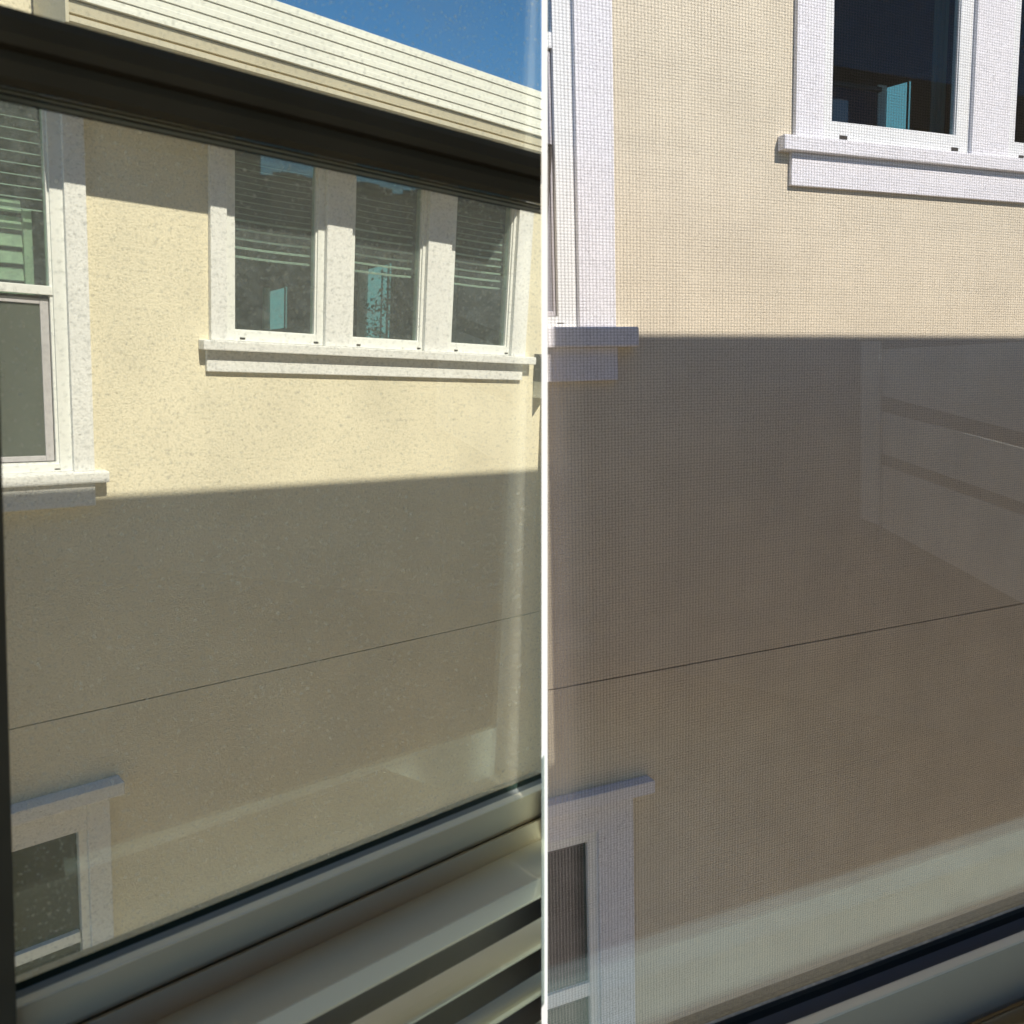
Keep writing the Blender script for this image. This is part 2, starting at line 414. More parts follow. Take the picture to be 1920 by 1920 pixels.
# far windows seen through the panes, their daylight put in as emission
def far_window(Hh, label, x0, x1, yt0, yt1, yb0, yb1, z, grp='bright far windows seen through the panes'):
    o = empty('far_window', Hh, label, 'window', grp)
    a, b = Hh.u(x0, yt0, z), Hh.u(x1, yt1, z)
    bm = bmesh.new()
    vs = []
    for zz in (z, z - .01):
        vs += [bm.verts.new((a, Hh.w(x0, yb0, z), zz)), bm.verts.new((b, Hh.w(x1, yb1, z), zz)), bm.verts.new((b, Hh.w(x1, yt1, z), zz)), bm.verts.new((a, Hh.w(x0, yt0, z), zz))]
    bm.faces.new(vs[:4]); bm.faces.new(vs[7:3:-1])
    for i in range(4): bm.faces.new((vs[i], vs[i + 4], vs[(i + 1) % 4 + 4], vs[(i + 1) % 4]))
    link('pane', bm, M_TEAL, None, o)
    d = (b - a)
    box('frame', M_DARKGAP, o, b + .001, b + d * .10, Hh.w(x1, yb1, z), Hh.w(x1, yt1, z) + .005, z - .02, z + .005)
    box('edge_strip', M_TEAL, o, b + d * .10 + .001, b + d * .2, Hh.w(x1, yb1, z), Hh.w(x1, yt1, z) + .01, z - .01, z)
    box('jamb', M_BLIND, o, a - d * .45, a - .004, Hh.w(x0, yb0, z), Hh.w(x0, yt0, z) + .02, z - .03, z - .01)
    return o
far_window(H, 'small teal glowing window seen deep behind the left light of the triple window', 508, 533, 546, 540, 618, 615, -1.1)
far_window(H, 'teal glowing window with leaves in front behind the middle light', 692, 727, 505, 496, 636, 637, -1.1)
# leaves in front of the middle far window
bm = bmesh.new()
for i in range(620):
    px = random.uniform(690, 748); t_ = random.random()
    py = 505 + 135 * t_
    if px < 722 and py < 560 and random.random() < .93: continue
    cx, cy = H.at(px, py, -.95); cz = -.95 + random.uniform(-.08, .08)
    s_ = random.uniform(.008, .018); a_ = random.uniform(0, 6.28); tl = random.uniform(-1, 1)
    M_ = Matrix.Rotation(a_, 3, 'Z') @ Matrix.Rotation(tl, 3, 'X')
    q = [Vector((cx, cy, cz)) + M_ @ Vector(p) * s_ for p in ((-1, 0, 0), (-.2, .45, 0), (1, 0, .1), (-.2, -.45, 0))]
    bm.faces.new([bm.verts.new(p) for p in q])
for px in (712, 733):
    a0, a1 = H.at(px, 640, -.95), H.at(px + 4, 505, -.95)
    bx(bm, a0[0], a0[0] + .008, a0[1], a1[1], -.953, -.945)
o = link('leafy_branch', bm, M_LEAF, H)
tag(o, 'leafy green branches in front of the teal far window', 'branch')
# --- lower window under its hood
hb = H.w(234.4, 1490, .09); ht = H.w(234.4, 1465.6, .09)
bm = bmesh.new(); bx(bm, lwR - 1.3, H.u(234.4, 1478, .09), hb, ht, 0, .09, .006); link('hood', bm, M_TRIM_L, None, house)
trim(lwR, low_trimR, -4.4, hb - .001)
trim(lwR - 1.12, lwR - 1.0, -4.4, hb - .001)
trim(lwR - 1.0, lwR, lw_top, hb - .001)
bm = bmesh.new()
ring(bm, lwR - 1.0, lwR, -4.2, lw_top, .05, lwR - H.u(146, 1640, -.02) - .002, .04, lw_top - H.w(144.5, 1550, -.02), -.06, .012)
mr_t, mr_b = H.w(148.4, 1746.8, 0), H.w(149, 1766, 0)
bx(bm, lwR - .95, lwR - .045, mr_b, mr_t, -.05, .004, .003)
win = link('window', bm, M_VINYL, None, house)
box('pane', glass('house pane green reflection', .04, (.30, .42, .20), .22, (.10, .15, .045), 45, dtop=.45), win, lwR - .95, lwR - .04, -4.16, lw_top - .03, -.03, -.026)  # green tint and dust colour stand in for a hedge reflection
# --- eave: boarded fascia, gutter, soffit
E_ = .48
x_e0 = H.u(130, 30, E_)
gut_b = H.w(1015, 286.9, E_)
gy = [H.w(1015, y, E_) for y in (286.9, 276.5, 272.5, 256.5)]
eave = empty('eave', H, 'boarded cream eave with gutter running along the top of the stucco house', 'eave')
def part_prism(name, m, prof, x0, x1, par, clip=CL, sm=False):
    bm = bmesh.new(); prism(bm, prof, x0, x1)
    if clip: seam_clip(bm, *clip)
    return link(name, bm, m, None, par, sm)
part_prism('gutter_lip', M_GUTTER, [(gy[0], E_ - .06), (gy[0], E_ - .012), (gy[0] + .006, E_), (gy[1] - .004, E_), (gy[1], E_ - .010), (gy[1], E_ - .06)], x_e0, 6.5, eave)
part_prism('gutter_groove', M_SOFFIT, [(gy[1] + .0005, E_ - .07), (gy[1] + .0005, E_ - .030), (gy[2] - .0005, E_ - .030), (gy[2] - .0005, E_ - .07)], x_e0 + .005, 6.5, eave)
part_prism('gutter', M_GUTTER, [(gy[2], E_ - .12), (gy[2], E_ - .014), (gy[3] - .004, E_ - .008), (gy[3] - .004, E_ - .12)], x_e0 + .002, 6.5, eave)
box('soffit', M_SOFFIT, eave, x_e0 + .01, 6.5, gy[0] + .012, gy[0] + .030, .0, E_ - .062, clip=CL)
box('soffit', M_SOFFIT, eave, -2.0, x_e0 + .009, gy[0] + .012, gy[0] + .030, .0, .10)
box('end_board', M_GUTTER, eave, x_e0 - .012, x_e0 + .001, gy[0] + .0, gy[3] + .2, .05, E_ - .004, .002)
edges = [256.5, 243, 225, 205.5, 186, 171.6]
for i in range(5):
    y0, y1 = H.w(1015, edges[i], E_), H.w(1015, edges[i + 1], E_)
    prof = [(y0 + .001, E_ - .03), (y0 + .001, E_ + .000), (y0 + .003, E_ + .004), (y0 + (y1 - y0) * .48, E_ + .003), (y0 + (y1 - y0) * .52, E_ + .001), (y1 - .003, E_ - .0002), (y1 - .0004, E_ - .003), (y1 - .0005, E_ - .03)]
    part_prism('board', M_FASCIA, prof, x_e0 - .002, 6.5, eave)
ytop = H.w(1015, 171.6, E_)
part_prism('roof_deck', M_ROOFTILE, [(gy[3], E_ - .031), (ytop - .002, E_ - .031), (ytop - .002, -2.5), (gy[3], -2.5)], x_e0, 6.5, eave)
box('frieze_board', M_FASCIA, house, -1.2, 5.0, gy[0] - .02, gy[0] + .011, .001, .02, clip=CL)
# fixture by the right edge of the wall
fx = empty('wall_fixture', H, 'small fixture with dark top and pale box on the wall beside the triple window', 'wall light')
f0 = H.u(1001, 700, 0)
bm = bmesh.new(); prism(bm, [(H.w(1008, 716, .12), .0), (H.w(1008, 716, .12), .14), (H.w(1008, 690, .12), .13), (H.w(1008, 664, .12), .04), (H.w(1008, 664, .12), 0)], f0 - .006, f0 + .22); seam_clip(bm, *CL)
link('cap', bm, M_FIXTURE, None, fx)
box('body', M_FIXGLASS, fx, f0, f0 + .2, H.w(1008, 748, .12), H.w(1008, 716, .12) - .001, .0, .12, .006, clip=CL)

# =================================================================== RIGHT: house seen through the insect screen
H = HR; CR = (HR, 'R')
houseR = empty('stucco_house', H, 'cream stucco house behind the insect screen with blue white trims', 'house')
PRO = .04; SP = .085
yT = 3.4
oR = H.u(1081, 300, PRO); tR = H.u(1151.5, 300, PRO); t_sill = H.w(1100, 612.5, SP) 
oL = oR - 1.4
a0, a1 = H.u(1487.5, 130, 0), H.u(1547, 130, PRO)
q0, q1 = H.u(1829, 130, PRO), H.u(1899, 130, PRO)
sill_top = H.w(1472, 250.5, SP)
lwR = H.u(1124, 1650, PRO); ltR = H.u(1188.5, 1600, PRO); hb, ht = H.w(1228.6, 1487, .11), H.w(1228.6, 1463.6, .11)
lw_top = H.w(1118, 1554, 0)
jw = -2.205
holes = [(oL, oR, t_sill, yT), (a1, q0, sill_top, yT), (q1, q1 + 1.25, sill_top, yT), (lwR - 1.1, lwR, -5.6, lw_top), (-9, 19, jw - .0055, jw + .0055)]
bm = wall_mesh(-1, 9.5, -7.7, 4.3, holes, -.12, 0); seam_clip(bm, *CR)
link('wall', bm, M_STUCCO_R, None, houseR)
box('control_joint', M_JOINT, houseR, -1, 9.5, jw - .02, jw + .02, -.16, -.123, clip=CR)
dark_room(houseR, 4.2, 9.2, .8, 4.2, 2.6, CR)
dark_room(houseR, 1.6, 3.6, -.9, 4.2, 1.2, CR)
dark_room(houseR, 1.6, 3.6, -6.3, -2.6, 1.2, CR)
def trimr(*a, **k): return trim(*a, m=M_TRIM_R, hs=houseR, bev=.005, clip=CR, **k)
trimr(oR, tR, t_sill, yT + .12, PRO)
trimr(oL, oR, yT, yT + .12, PRO)
box('sill', M_TRIM_R, houseR, oL - .2, H.u(1199, 640, SP), H.w(1199, 649.5, SP), t_sill, 0, SP, .014, clip=CR)
box('apron', M_TRIM_R, houseR, oL - .2, H.u(1158.5, 700, .03), H.w(1158.75, 712.5, .035), H.w(1199, 649.5, SP) - .001, 0, .035, .006, clip=CR)
rail_t, rail_b = H.w(1048, 62, 0), H.w(1048, 92, 0)
bm = bmesh.new()
ring(bm, oL, oR, t_sill, yT, .06, H.u(1086, 300, 0) - H.u(1050, 300, 0), .075, .05, -.07, .008)
bx(bm, oL + .06, oR - .062, rail_b, rail_t, -.06, .0, .004)
seam_clip(bm, *CR)
fw = H.u(1086, 300, 0) - H.u(1050, 300, 0)
win = link('window', bm, M_VINYL, None, houseR)
box('pane', M_PANE_R, win, oL + .06, oR - fw, rail_t, yT - .05, -.034, -.03, clip=CR)
box('pane', M_PANE_R, win, oL + .06, oR - fw, t_sill + .075, rail_b, -.054, -.05, clip=CR)
bm = bmesh.new(); ring(bm, oL + .07, oR - fw - .006, t_sill + .081, rail_b - .014, .03, .016, .03, .03, -.045, -.02, .003); seam_clip(bm, *CR)
link('screen_frame', bm, M_SCREENFRAME, None, win)
bm = bmesh.new(); ring(bm, oL + .06, oR - fw - .0001, t_sill + .0752, rail_b - .001, .008, .0055, .0055, .012, -.048, -.026, 0); seam_clip(bm, *CR)
link('screen_gap', bm, M_SLOT, None, win)
box('screen_mesh', glass('pale insect mesh', 0, (.4, .4, .4), .75, (.62, .61, .66), 3, dtop=.1), win, oL + .1, oR - fw - .022, t_sill + .111, rail_b - .044, -.034, -.033, clip=CR)
box('weep_slot', M_SLOT, win, oR - .155, oR - .105, t_sill + .026, t_sill + .032, .006, .0105, .001, clip=CR)
# triple window on the right house (first two lights in view)
trimr(a0, a1, sill_top, yT + .12, PRO)
trimr(q0, q1, sill_top, yT, PRO)
trimr(q1 + 1.25, q1 + 1.4, sill_top, yT + .12, PRO)
trimr(a1, q1 + 1.25, yT, yT + .12, PRO)
s_bot = H.w(1472, 279, SP)
box('sill', M_TRIM_R, houseR, H.u(1472, 262, SP), q1 + 1.55, s_bot, sill_top, 0, SP, .008)
box('apron', M_TRIM_R, houseR, H.u(1484, 330, .035), q1 + 1.5, H.w(1484, 347, .035), s_bot - .001, 0, .035, .006)
bot = H.w(1554, 229, -.02) - sill_top
casement(houseR, H, None, a1 + .001, q0 - .001, sill_top + .001, yT, H.u(1557, 130, -.02) - a1, q0 - H.u(1793, 130, -.02), bot, .05, M_PANE_R)
casement(houseR, H, None, q1 + .001, q1 + 1.249, sill_top + .001, yT, H.u(1904, 130, -.02) - q1, .09, bot, .05, M_PANE_R)
far_window(H, 'blue glowing window seen deep behind the first light of the screened triple window', 1665, 1701, 164, 154, 246, 249, -1.4)
# a pale curtain stack and a valance inside the first light
cu = empty('curtain', H, 'sheer green grey curtain hanging inside the right side of the first light', 'curtain')
for i in range(3):
    c0 = H.u(1752 + i * 12, 130, -.25)
    bm = bmesh.new(); bx(bm, c0, c0 + .045, .9, 3.3, -.28 - .02 * i, -.25 - .02 * i, .01)
    link('fold', bm, mat('curtain cloth %d' % i, (.16 + .07 * i, .21 + .08 * i, .18 + .06 * i), .9), None, cu)
bl = empty('roller_blind', H, 'navy blind panel inside the first light beside the blue window', 'blind')
box('cloth', mat('navy cloth', (.02, .045, .09), .8), bl, H.u(1530, 200, -.9), H.u(1645, 200, -.9), .6, H.w(1600, 166, -.9), -.93, -.90)
box('rail', mat('grey rail', (.10, .11, .11), .7), bl, H.u(1530, 200, -.9), H.u(1650, 200, -.9), H.w(1600, 166, -.9) + .001, H.w(1600, 158, -.9), -.95, -.88)
# lower window
bm = bmesh.new(); bx(bm, lwR - 1.4, H.u(1228.6, 1475, .11), hb, ht, 0, .11, .008); seam_clip(bm, *CR); link('hood', bm, M_TRIM_R, None, houseR)
trimr(lwR, ltR, -6.0, hb - .001, PRO)
trimr(lwR - 1.1, lwR, lw_top, hb - .001, PRO)
fw = lwR - H.u(1099.5, 1650, -.02)
bm = bmesh.new(); ring(bm, lwR - 1.1, lwR, -5.6, lw_top, .06, fw, .06, lw_top - H.w(1098.5, 1574.7, -.02), -.07, .010)
bx(bm, lwR - 1.04, lwR - fw, H.w(1101, 1868, 0), H.w(1101, 1843, 0), -.05, .002, .003); seam_clip(bm, *CR)
win = link('window', bm, M_VINYL, None, houseR)
box('pane', glass('teal house pane', .01, (.16, .42, .38)), win, lwR - 1.04, lwR - fw, -5.54, lw_top - .03, -.03, -.026, clip=CR)
# return wall that joins the two facades (it runs straight away from the viewer)
bm = bmesh.new()
pts = []
for fr, ys in ((HL, (262, 1990)), (HR, (262, 1990))):
    for y in ys:
        r = Vector((SEAM, (y - 960) / FPX, 1)); X = r * ((fr.D + .05) / fr.c[2].dot(r)); pts.append(T3 @ X + Vector((0, 0, EYE)))
vs = [bm.verts.new(p + Vector((dx, 0, 0))) for dx in (-.004, .004) for p in (pts[0], pts[1], pts[3], pts[2])]
for f in ((0, 1, 2, 3), (7, 6, 5, 4), (0, 4, 5, 1), (1, 5, 6, 2), (2, 6, 7, 3), (3, 7, 4, 0)): bm.faces.new([vs[i] for i in f])
tag(link('return_wall', bm, M_STUCCO_R), kind='structure')

# =================================================================== the viewer's own windows
def kprof(fr, xref, pts):
    """profile points given as (height in the view line at xref, distance out from the viewer)"""
    out = []
    for y, d in pts:
        o = fr.D - d
        out.append((fr.w(xref, y, o), o))
    return out
def rail_obj(name, m, fr, side, xref, pts, x0, x1, parent, shift=0, smooth=False):
    bm = bmesh.new(); prism(bm, kprof(fr, xref, pts), x0, x1); seam_clip(bm, fr, side, shift)
    return link(name, bm, m, None, parent, smooth)
MW = .0037
# ---- left window
wl = empty('own_window', NL, 'dusty left window with a dark rail across the top and a grey sash rail below', 'window')
jl = NL.u(14, 1250, .03)
xl = jl - .16
Rm = 1.1
rail_obj('glass_pane', M_DUSTY, NL, 'L', 1015, [(1458, .700), (1458, .704), (-150, .704), (-150, .700)], jl - .12, Rm, wl, -MW)
rail_obj('top_rail', M_BAR, NL, 'L', 1015, [(289, .665), (289, .660), (300, .640), (318, .628), (332, .630), (340, .640), (352, .634), (372, .632), (381, .640), (384, .665)], xl, Rm, wl, -MW)
rail_obj('glazing_bead', mat('olive bead', (.24, .25, .18), .5), NL, 'L', 1015, [(384.6, .672), (384.6, .655), (389.5, .652), (391.5, .672)], xl, Rm, wl, -MW)
rail_obj('seal', M_DARKGAP, NL, 'L', 1015, [(391.6, .690), (391.6, .668), (394.5, .668), (394.5, .690)], xl, Rm, wl, -MW)
rail_obj('glazing_bead', mat('grey bead', (.30, .32, .26), .5), NL, 'L', 1015, [(394.6, .694), (394.6, .676), (399.5, .680), (399.5, .694)], xl, Rm, wl, -MW)
rail_obj('seal', M_DARKGAP, NL, 'L', 1015, [(399.6, .699), (399.6, .690), (402.5, .692), (402.5, .699)], xl, Rm, wl, -MW)
rail_obj('dust_line', M_DUSTLINE, NL, 'L', 1015, [(1441, .760), (1449, .708), (1460, .708), (1460, .760)], xl, Rm, wl, -MW)
rail_obj('gasket', mat('green black gasket', (.018, .035, .026), .35), NL, 'L', 1015, [(1449.5, .699), (1459, .694), (1475, .694), (1475, .699)], xl, Rm, wl, -MW)
rail_obj('glazing_step', mat('mid grey step', (.28, .30, .29), .5), NL, 'L', 1015, [(1459.3, .6935), (1469, .684), (1480, .684), (1480, .6935)], xl, Rm, wl, -MW)  # plain grey ledge between gasket and sash rail
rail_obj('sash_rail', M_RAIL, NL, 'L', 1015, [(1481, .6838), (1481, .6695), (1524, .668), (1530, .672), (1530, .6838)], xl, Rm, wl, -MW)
rail_obj('edge_strip', M_EDGE, NL, 'L', 1015, [(1468.5, .6838), (1469.5, .680), (1478.0, .670), (1480.6, .669), (1480.6, .6838)], xl, Rm, wl, -MW)
rail_obj('frame_rail', M_RAIL, NL, 'L', 1015, [(1531, .679), (1534, .662), (1536, .660), (1573, .655), (1580, .660), (1580, .679)], xl, Rm, wl, -MW)
rail_obj('seal', M_DARKGAP, NL, 'L', 1015, [(1524, .676), (1534, .6735), (1540, .6735), (1540, .678)], xl, Rm, wl, -MW)
# left jamb
pa, pb = NL.at(11, 1150, .05), NL.at(31, 1905, .05)
def je(y): return pa[0] + (pb[0] - pa[0]) * (y - pa[1]) / (pb[1] - pa[1])
bm = bmesh.new(); jy0, jy1 = -1.05, NL.w(500, 262, .03)
vs = [bm.verts.new(p) for z_ in (-.02, .05) for p in ((je(jy0) - .2, jy0, z_), (je(jy0), jy0, z_), (je(jy1), jy1, z_), (je(jy1) - .2, jy1, z_))]
for f in ((3, 2, 1, 0), (4, 5, 6, 7), (0, 1, 5, 4), (1, 2, 6, 5), (2, 3, 7, 6), (3, 0, 4, 7)): bm.faces.new([vs[i] for i in f])
link('jamb', bm, M_BAR, None, wl)
# painted sill below the frame and louvers of the shutter under it
rail_obj('sill_board', M_INSILL, NL, 'L', 1015, [(1573, .6545), (1642, .562), (1644, .559), (1680, .559), (1600, .6545)], xl, Rm, wl, -MW)
rail_obj('sill_nose', M_EDGE, NL, 'L', 1015, [(1643, .5588), (1645, .555), (1678, .552), (1682, .5588)], xl, Rm, wl, -MW)
shl = empty('interior_shutter', NL, 'white louvered shutter low in the left window, its slats tilted towards the glass', 'shutter')
for i, (ya, yb, yc) in enumerate(((1720, 1768, 1773), (1820, 1856, 1862), (1912, 1955, 1962), (2010, 2060, 2070))):
    rail_obj('louver', M_LOUV, NL, 'L', 1015, [(ya, .640), ((ya * .45 + yb * .55), .600), (yb - 6, .568), (yb, .562), (yc, .560), (yc + 4, .566), ((ya * .4 + yb * .6) + 16, .606), (ya + 6, .640)], xl, Rm, shl, -MW, False)
# ---- right window with insect screen
wr = empty('own_window', NR, 'right window pane with dust along its foot and a black gasket', 'window')
X0, X1 = -.5, 1.9
rail_obj('glass_pane', M_CLEAR, NR, 'R', 1908, [(1726, .900), (1726, .904), (-150, .904), (-150, .900)], X0, X1, wr, MW)
rail_obj('dust_line', M_DUSTLINE, NR, 'R', 1908, [(1676, .990), (1699, .912), (1712, .912), (1712, .990)], X0, X1, wr, MW)
rail_obj('glazing_bead', mat('pale bead', (.62, .62, .54), .6, [(90, .3, 3)]), NR, 'R', 1908, [(1699, .910), (1703.5, .906), (1712, .906), (1712, .910)], X0, X1, wr, MW)
rail_obj('gasket', mat('blue black gasket', (.012, .018, .022), .3), NR, 'R', 1908, [(1704, .905), (1724, .893), (1750, .893), (1750, .905)], X0, X1, wr, MW)
rail_obj('glazing_step', mat('charcoal step', (.10, .10, .115), .4), NR, 'R', 1908, [(1724.5, .8925), (1750, .874), (1770, .874), (1770, .8925)], X0, X1, wr, MW)
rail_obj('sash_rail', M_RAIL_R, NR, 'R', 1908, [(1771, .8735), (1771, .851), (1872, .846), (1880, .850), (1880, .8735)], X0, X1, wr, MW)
rail_obj('edge_strip', M_EDGE, NR, 'R', 1908, [(1749, .8735), (1751, .868), (1766, .852), (1770.5, .850), (1770.5, .8735)], X0, X1, wr, MW)
rail_obj('frame_rail', M_RAIL, NR, 'R', 1908, [(1886, .860), (1889, .838), (1892, .836), (1990, .830), (1990, .860)], X0, X1, wr, MW)
rail_obj('sill_board', M_INSILL, NR, 'R', 1908, [(1990, .829), (2110, .700), (2150, .695), (2150, .829)], X0, X1, wr, MW)
# woven screen cloth
sc = empty('insect_screen', NR, 'fine dark mesh insect screen stretched over the right window', 'insect screen')
bm = bmesh.new()
zs = -.030
ylo, yhi = -1.05, .95; xlo, xhi = .10, 1.98
def strip(bm, a, b, wdt, horizontal, z, amp, per, ph):
    n_ = 2
    pts_ = []
    th = wdt / 2
    if horizontal:
        v1 = [bm.verts.new(p) for p in ((a[0], a[1] - th, z), (b[0], b[1] - th, z), (b[0], b[1], z + th), (a[0], a[1], z + th), (a[0], a[1] + th, z), (b[0], b[1] + th, z))]
        bm.faces.new((v1[0], v1[1], v1[2], v1[3])); bm.faces.new((v1[3], v1[2], v1[5], v1[4]))
    else:
        v1 = [bm.verts.new(p) for p in ((a[0] - th, a[1], z), (a[0] + th, a[1], z), (b[0] + th, b[1], z), (b[0] - th, b[1], z))]
        bm.faces.new(v1)
def meander(cx, amp, k, ph): return cx + amp * math.sin(k + ph)
PITCHX, PITCHY = .00470, .00365
x = xlo
while x < xhi:
    ph = random.uniform(-.15, .15); prev = None
    for j in range(9):
        y = ylo + (yhi - ylo) * j / 8
        xx = x + .0035 * math.sin(y * 3.0 + 1.0) + random.uniform(-.00012, .00012)
        if prev: strip(bm, prev, (xx, y), .00062 * random.uniform(.85, 1.15), False, zs, 0, 0, 0)
        prev = (xx, y)
    x += PITCHX
y = ylo
while y < yhi:
    prev = None
    for j in range(8):
        x = xlo + (xhi - xlo) * j / 7
        yy = y + .004 * math.sin(x * 3.2) + random.uniform(-.00008, .00008)
        if prev: strip(bm, prev, (x, yy), .00046 * random.uniform(.85, 1.15), True, zs + .0006, 0, 0, 0)
        prev = (x, yy)
    y += PITCHY
seam_clip(bm, NR, 'R', MW)
o = link('mesh_wires', bm, M_WIRE, None, sc); o['kind'] = 'stuff'
# ---- added white post over the seam between the two views, a fin set edge-on
bm = bmesh.new()
def seam_pt(y, z, dx): return T3 @ Vector((SEAM * z + dx, y, z)) + Vector((0, 0, EYE))
hw = 5.6 / FPX
A, B = (-1.25, .718), (1.1, 1.179)
ring_ = []
for (y, z) in (A, B):
    for dz in (0, .20):
        for sgn in (-1, 1):
            ring_.append(bm.verts.new(seam_pt(y * (1 + dz * .3), z + dz, sgn * hw * z)))
v = ring_
for f in ((0, 1, 5, 4), (1, 3, 7, 5), (3, 2, 6, 7), (2, 0, 4, 6), (0, 2, 3, 1), (4, 5, 7, 6)): bm.faces.new([v[i] for i in f])
bmesh.ops.recalc_face_normals(bm, faces=bm.faces)
o = link('seam_post', bm, M_POST); tag(o, 'added slender white post covering the seam between the two views', 'post')

# =================================================================== viewer's room and roof (behind and above), ground
fA, fB = seam_pt(-.56, .84, 0), seam_pt(.68, 1.07, 0)
sn1 = sun_dir.cross((fB - fA).normalized()).normalized()
if sn1.dot(T3 @ Vector((SEAM, 0, 1))) < 0: sn1 = -sn1
sn2 = sun_dir.cross(sn1).normalized()
def kk(fr, x, y): return -fr.w(x, y, 0) / fr.D
def ledge_quad(fr, x, yt, yb, yf, u0, u1):
    """where a ledge must stand to show its reflection between two heights of the pane and stay below the frame"""
    k1, k2, kb = kk(fr, x, yt), kk(fr, x, yb), kk(fr, x, yf)
    a = fr.D * (kb - k2) / (kb + k2); h = k2 * (fr.D + a); b = h / k1 - fr.D
    return [fr.M @ Vector(p) for p in ((u0, -h, a), (u1, -h, a), (u1, -h, b), (u0, -h, b))]
BL = ledge_quad(NL, 1015, 1335, 1436, 1950, -.45, .42)
BR = ledge_quad(NR, 1908, 1535, 1668, 1960, .42, 2.6)
def on_seam(px, py):
    r = Vector(((px - 960) / FPX, (py - 960) / FPX, 1)); n = NL.c[2]; P = r * (NL.D / n.dot(r)); d = r - 2 * r.dot(n) * n
    sn = Vector((1, 0, -SEAM)); t = -P.dot(sn) / d.dot(sn)
    return P + d * t
top = [on_seam(x, y) for x, y in ((985, 1347), (800, 1404), (500, 1497), (260, 1571), (120, 1614))]
PQ = [T3 @ (p + Vector((0, dy, 0))) + Vector((0, 0, EYE)) for p, dy in ((top[1], .02), (top[-1], .02), (top[-1], .30), (top[1], .30))]
def cut_sun_slots(bm, grow=0.0):  # openings added along the sun direction to light the post, ledge and board
    c0 = fA.dot(sn1); lo, hi = sorted((fA.dot(sn2), fB.dot(sn2)))
    holes_ = [[(sn1, c0 - .001 - grow, 1), (sn1, c0 + .09 + grow, -1), (sn2, lo - grow, 1), (sn2, hi + grow, -1)]]
    for Q in (BR, PQ):
        cen = sum(Q, Vector()) / 4; pl = []
        for q in range(4):
            nn = sun_dir.cross(Q[(q + 1) % 4] - Q[q]).normalized(); v_ = Q[q].dot(nn)
            sg = 1 if cen.dot(nn) > v_ else -1
            pl.append((nn, v_ - sg * grow, sg))
        holes_.append(pl)
    for pl in holes_:
        for nrm, v_, sg in pl:
            bmesh.ops.bisect_plane(bm, geom=bm.verts[:] + bm.edges[:] + bm.faces[:], plane_co=nrm * v_, plane_no=nrm)
        kill = [f for f in bm.faces if all((f.calc_center_median().dot(nrm) - v_) * sg > 0 for nrm, v_, sg in pl)]
        bmesh.ops.delete(bm, geom=kill, context='FACES')
def quadslab(name, m, P, thick, kind='structure'):
    """slab from a polygon of world points, thickness downwards"""
    bm = bmesh.new(); a = [bm.verts.new(p) for p in P]; b = [bm.verts.new(Vector(p) - Vector((0, 0, thick))) for p in P]
    bm.faces.new(a); bm.faces.new(b[::-1]); n_ = len(P)
    for i in range(n_): bm.faces.new((a[i], b[i], b[(i + 1) % n_], a[(i + 1) % n_]))
    bmesh.ops.recalc_face_normals(bm, faces=bm.faces)
    if name != 'floor': cut_sun_slots(bm, 0.0 if name == 'ceiling' else .09)
    o = link(name, bm, m); o['kind'] = kind; return o
def wpt(fr, u, w_, o): return fr.M @ Vector((u, w_, o))
# walls that hold the two windows
kb = NL.w(1015, 1900, -.16)
bm = wall_mesh(-3.2, 1.6, -2.4, 1.5, [(jl - .14, 3.0, NL.w(1015, 1458, -.17) - .03, 1.02)], -.16, -.03); seam_clip(bm, NL, 'L')
tag(link('wall_left', bm, M_PLASTER, NL), kind='structure')
bm = wall_mesh(-1, 4.2, -2.4, 1.6, [(-2, 1.95, NR.w(1908, 1712, -.17) - .05, 1.25)], -.16, -.045); seam_clip(bm, NR, 'R')
tag(link('wall_right', bm, M_PLASTER, NR), kind='structure')
bm = bmesh.new(); bx(bm, 4.21, 15, -4.5, 1.38, -.3, -.05)
for i in range(40):
    bx(bm, 4.22 + i * .26, 4.22 + i * .26 + .262, 1.379, 1.41 + .05 * math.sin(i * 1.3) + .012 * i, -.28, -.06)
tag(link('wall_wing', bm, mat('tan stucco', (.42, .34, .26), .9, [(12, .3, 5)]), NR), kind='structure')
sw = T3 @ Vector((SEAM, 0, 1)); 
def zat(p, z): return Vector((p.x, p.y, z))
plan = [wpt(NL, -3.2, 0, -.1), sw + Vector((0, .05, EYE)), wpt(NR, 4.2, 0, -.1)]
back = [Vector((plan[2].x, -3.2, 0)), Vector((plan[0].x, -3.2, 0))]
quadslab('ceiling', M_PLASTER, [zat(p, EYE + 1.55) for p in plan + back], .15)
quadslab('floor', mat('wood floor', (.22, .15, .10), .5, [(3, .2, 4)]), [zat(p, EYE - 1.55) for p in plan + back], .15)
for nm, (p, q) in (('wall_side', (plan[2], back[0])), ('wall_far_side', (back[1], plan[0]))):
    bm = bmesh.new()
    d = (q - p).normalized(); n_ = Vector((d.y, -d.x, 0)).normalized() * .08
    vs = [bm.verts.new(zat(pp, zz) + s_ * n_) for s_ in (0, 1) for pp, zz in ((p, EYE - 1.7), (q, EYE - 1.7), (q, EYE + 1.5), (p, EYE + 1.5))]
    for f in ((0, 1, 2, 3), (7, 6, 5, 4), (0, 4, 5, 1), (1, 5, 6, 2), (2, 6, 7, 3), (3, 7, 4, 0)): bm.faces.new([vs[i] for i in f])
    bmesh.ops.recalc_face_normals(bm, faces=bm.faces)
    tag(link(nm, bm, M_PLASTER), kind='structure')
bm = bmesh.new(); x0_, x1_ = back[1].x, back[0].x
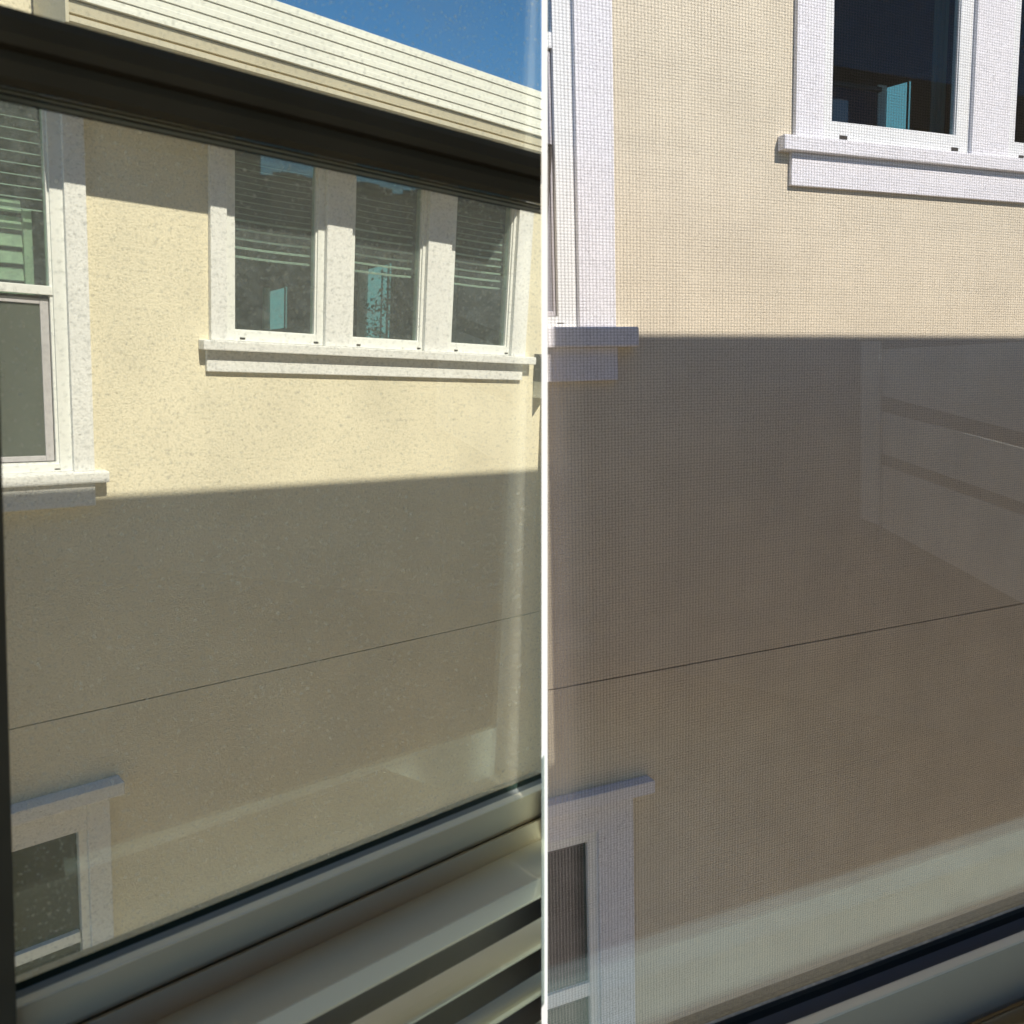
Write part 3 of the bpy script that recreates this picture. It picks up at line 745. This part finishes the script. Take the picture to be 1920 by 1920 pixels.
for a in ((x0_, x1_, -1.7, -1.3), (x0_, x1_, 1.1, 1.5), (x0_, x0_ + .7, -1.3, 1.1), (x1_ - .7, x1_, -1.3, 1.1), (-.1, .1, -1.3, 1.1)):
    bx(bm, a[0], a[1], -3.35, -3.2, EYE + a[2], EYE + a[3])
tag(link('wall_back', bm, M_PLASTER), kind='structure')
# own roofs, whose eaves throw the shade line over the walls across
hd = Vector((sun_dir.x, sun_dir.y, 0)).normalized()
def roof(fr, pa, pb, ext, t, name):
    Pa, Pb = [wpt(fr, *fr.at(*p, 0), 0) for p in (pa, pb)]
    d = (Pb - Pa).normalized()
    if ext == 'L': Pa = Pa - d * 5
    else: Pb = Pb + d * 7
    e0, e1 = Pa - sun_dir * t, Pb - sun_dir * t
    bk = -hd * 4.6 + Vector((0, 0, .0))
    return quadslab(name, M_ROOFTILE, [e0, e1, e1 + bk, e0 + bk], .14)
roof(HL, (180, 931), (1021, 879), 'L', 4.0, 'roof_left')
roof(HR, (1021, 626), (1908, 631), 'R', 5.2, 'roof_right')
bm = bmesh.new(); bx(bm, -150, 150, -150, 150, -3.3, -3.0)
tag(link('ground', bm, M_GROUND), kind='structure')

def seam_world(bm):
    nn = seam_n.normalized()
    bmesh.ops.bisect_plane(bm, geom=bm.verts[:] + bm.edges[:] + bm.faces[:], plane_co=seam_p - nn * .004, plane_no=nn, clear_outer=True)
# unseen translucent board added to make the pale reflected band in the left pane
frosted = bpy.data.materials.new('frosted acrylic'); frosted.use_nodes = True
_n = frosted.node_tree; _n.nodes.remove(_n.nodes['Principled BSDF'])
_a = _n.nodes.new('ShaderNodeBsdfDiffuse'); _a.inputs[0].default_value = (.80, .95, .86, 1)
_b = _n.nodes.new('ShaderNodeBsdfTranslucent'); _b.inputs[0].default_value = (.80, .92, .84, 1)
_m = _n.nodes.new('ShaderNodeMixShader'); _m.inputs[0].default_value = .6
_n.links.new(_a.outputs[0], _m.inputs[1]); _n.links.new(_b.outputs[0], _m.inputs[2]); _n.links.new(_m.outputs[0], _n.nodes['Material Output'].inputs[0])
bm = bmesh.new(); rows = []
for sg in (0,):
    rows.append([bm.verts.new(T3 @ (p + Vector((sg * .0018, 0, 0))) + Vector((0, 0, EYE))) for p in top])
    rows.append([bm.verts.new(T3 @ (p + Vector((sg * .0018, .34, 0)) + Vector((SEAM * .06, 0, .06))) + Vector((0, 0, EYE))) for p in top])
for i in range(len(top) - 1):
    for a, b in ((0, 1),): bm.faces.new((rows[a][i], rows[a][i + 1], rows[b][i + 1], rows[b][i]))
bmesh.ops.recalc_face_normals(bm, faces=bm.faces)
tag(link('mirror_board', bm, frosted), 'added unseen frosted board below the post, mirrored as a pale band', 'board')
# unseen ledge added for its reflection; its board tones paint the mirrored band
for Q, lab, cols in ((BR, 'added unseen ledge below the right window, mirrored as a pale band', ((.25, .33, .31), (.25, .36, .38), (.13, .19, .22))),):
    bo = empty('mirror_ledge', None, lab, 'mirror_ledge')
    cuts = (0, .5, .80, 1.0)
    for q in range(3):
        t0_, t1_ = cuts[q] + .002, cuts[q + 1] - .002
        P4 = [Q[0].lerp(Q[3], t0_), Q[1].lerp(Q[2], t0_), Q[1].lerp(Q[2], t1_), Q[0].lerp(Q[3], t1_)]
        bm = bmesh.new(); a = [bm.verts.new(p) for p in P4]; b = [bm.verts.new(p - Vector((0, 0, .04))) for p in P4]
        bm.faces.new(a); bm.faces.new(b[::-1])
        for i in range(4): bm.faces.new((a[i], b[i], b[(i + 1) % 4], a[(i + 1) % 4]))
        if Q is BL: seam_world(bm)
        bmesh.ops.recalc_face_normals(bm, faces=bm.faces)
        link('board', bm, mat('bench paint', cols[q], .7, [(7, .12, 4)]), None, bo)
# an opened shutter leaf at the side of the room, mirrored in the right pane
def mirrored(px, py, X):
    r = Vector(((px - 960) / FPX, (py - 960) / FPX, 1)); n = NR.c[2]; P = r * (NR.D / n.dot(r)); d = r - 2 * r.dot(n) * n
    o_ = T3 @ P + Vector((0, 0, EYE)); d = T3 @ d
    return o_ + d * ((X - o_.x) / d.x)
lf = empty('shutter_leaf', None, 'opened white shutter leaf whose wide louvers mirror faintly in the right pane', 'shutter')
for nm, q4, X in (('stile', ((1616, 640), (1650, 640), (1650, 985), (1616, 972)), 2.30), ('louver', ((1655, 655), (1935, 640), (1935, 815), (1655, 742)), 2.31),
                  ('louver', ((1655, 772), (1935, 845), (1935, 948), (1655, 850)), 2.32), ('louver', ((1655, 872), (1935, 972), (1935, 1140), (1655, 988)), 2.33)):
    bm = bmesh.new(); a = [bm.verts.new(mirrored(x, y, X)) for x, y in q4]; b = [bm.verts.new(v.co + Vector((.015, 0, 0))) for v in a]
    bm.faces.new(a); bm.faces.new(b[::-1])
    for i in range(4): bm.faces.new((a[i], b[i], b[(i + 1) % 4], a[(i + 1) % 4]))
    bmesh.ops.recalc_face_normals(bm, faces=bm.faces)
    link(nm, bm, M_POST, None, lf)
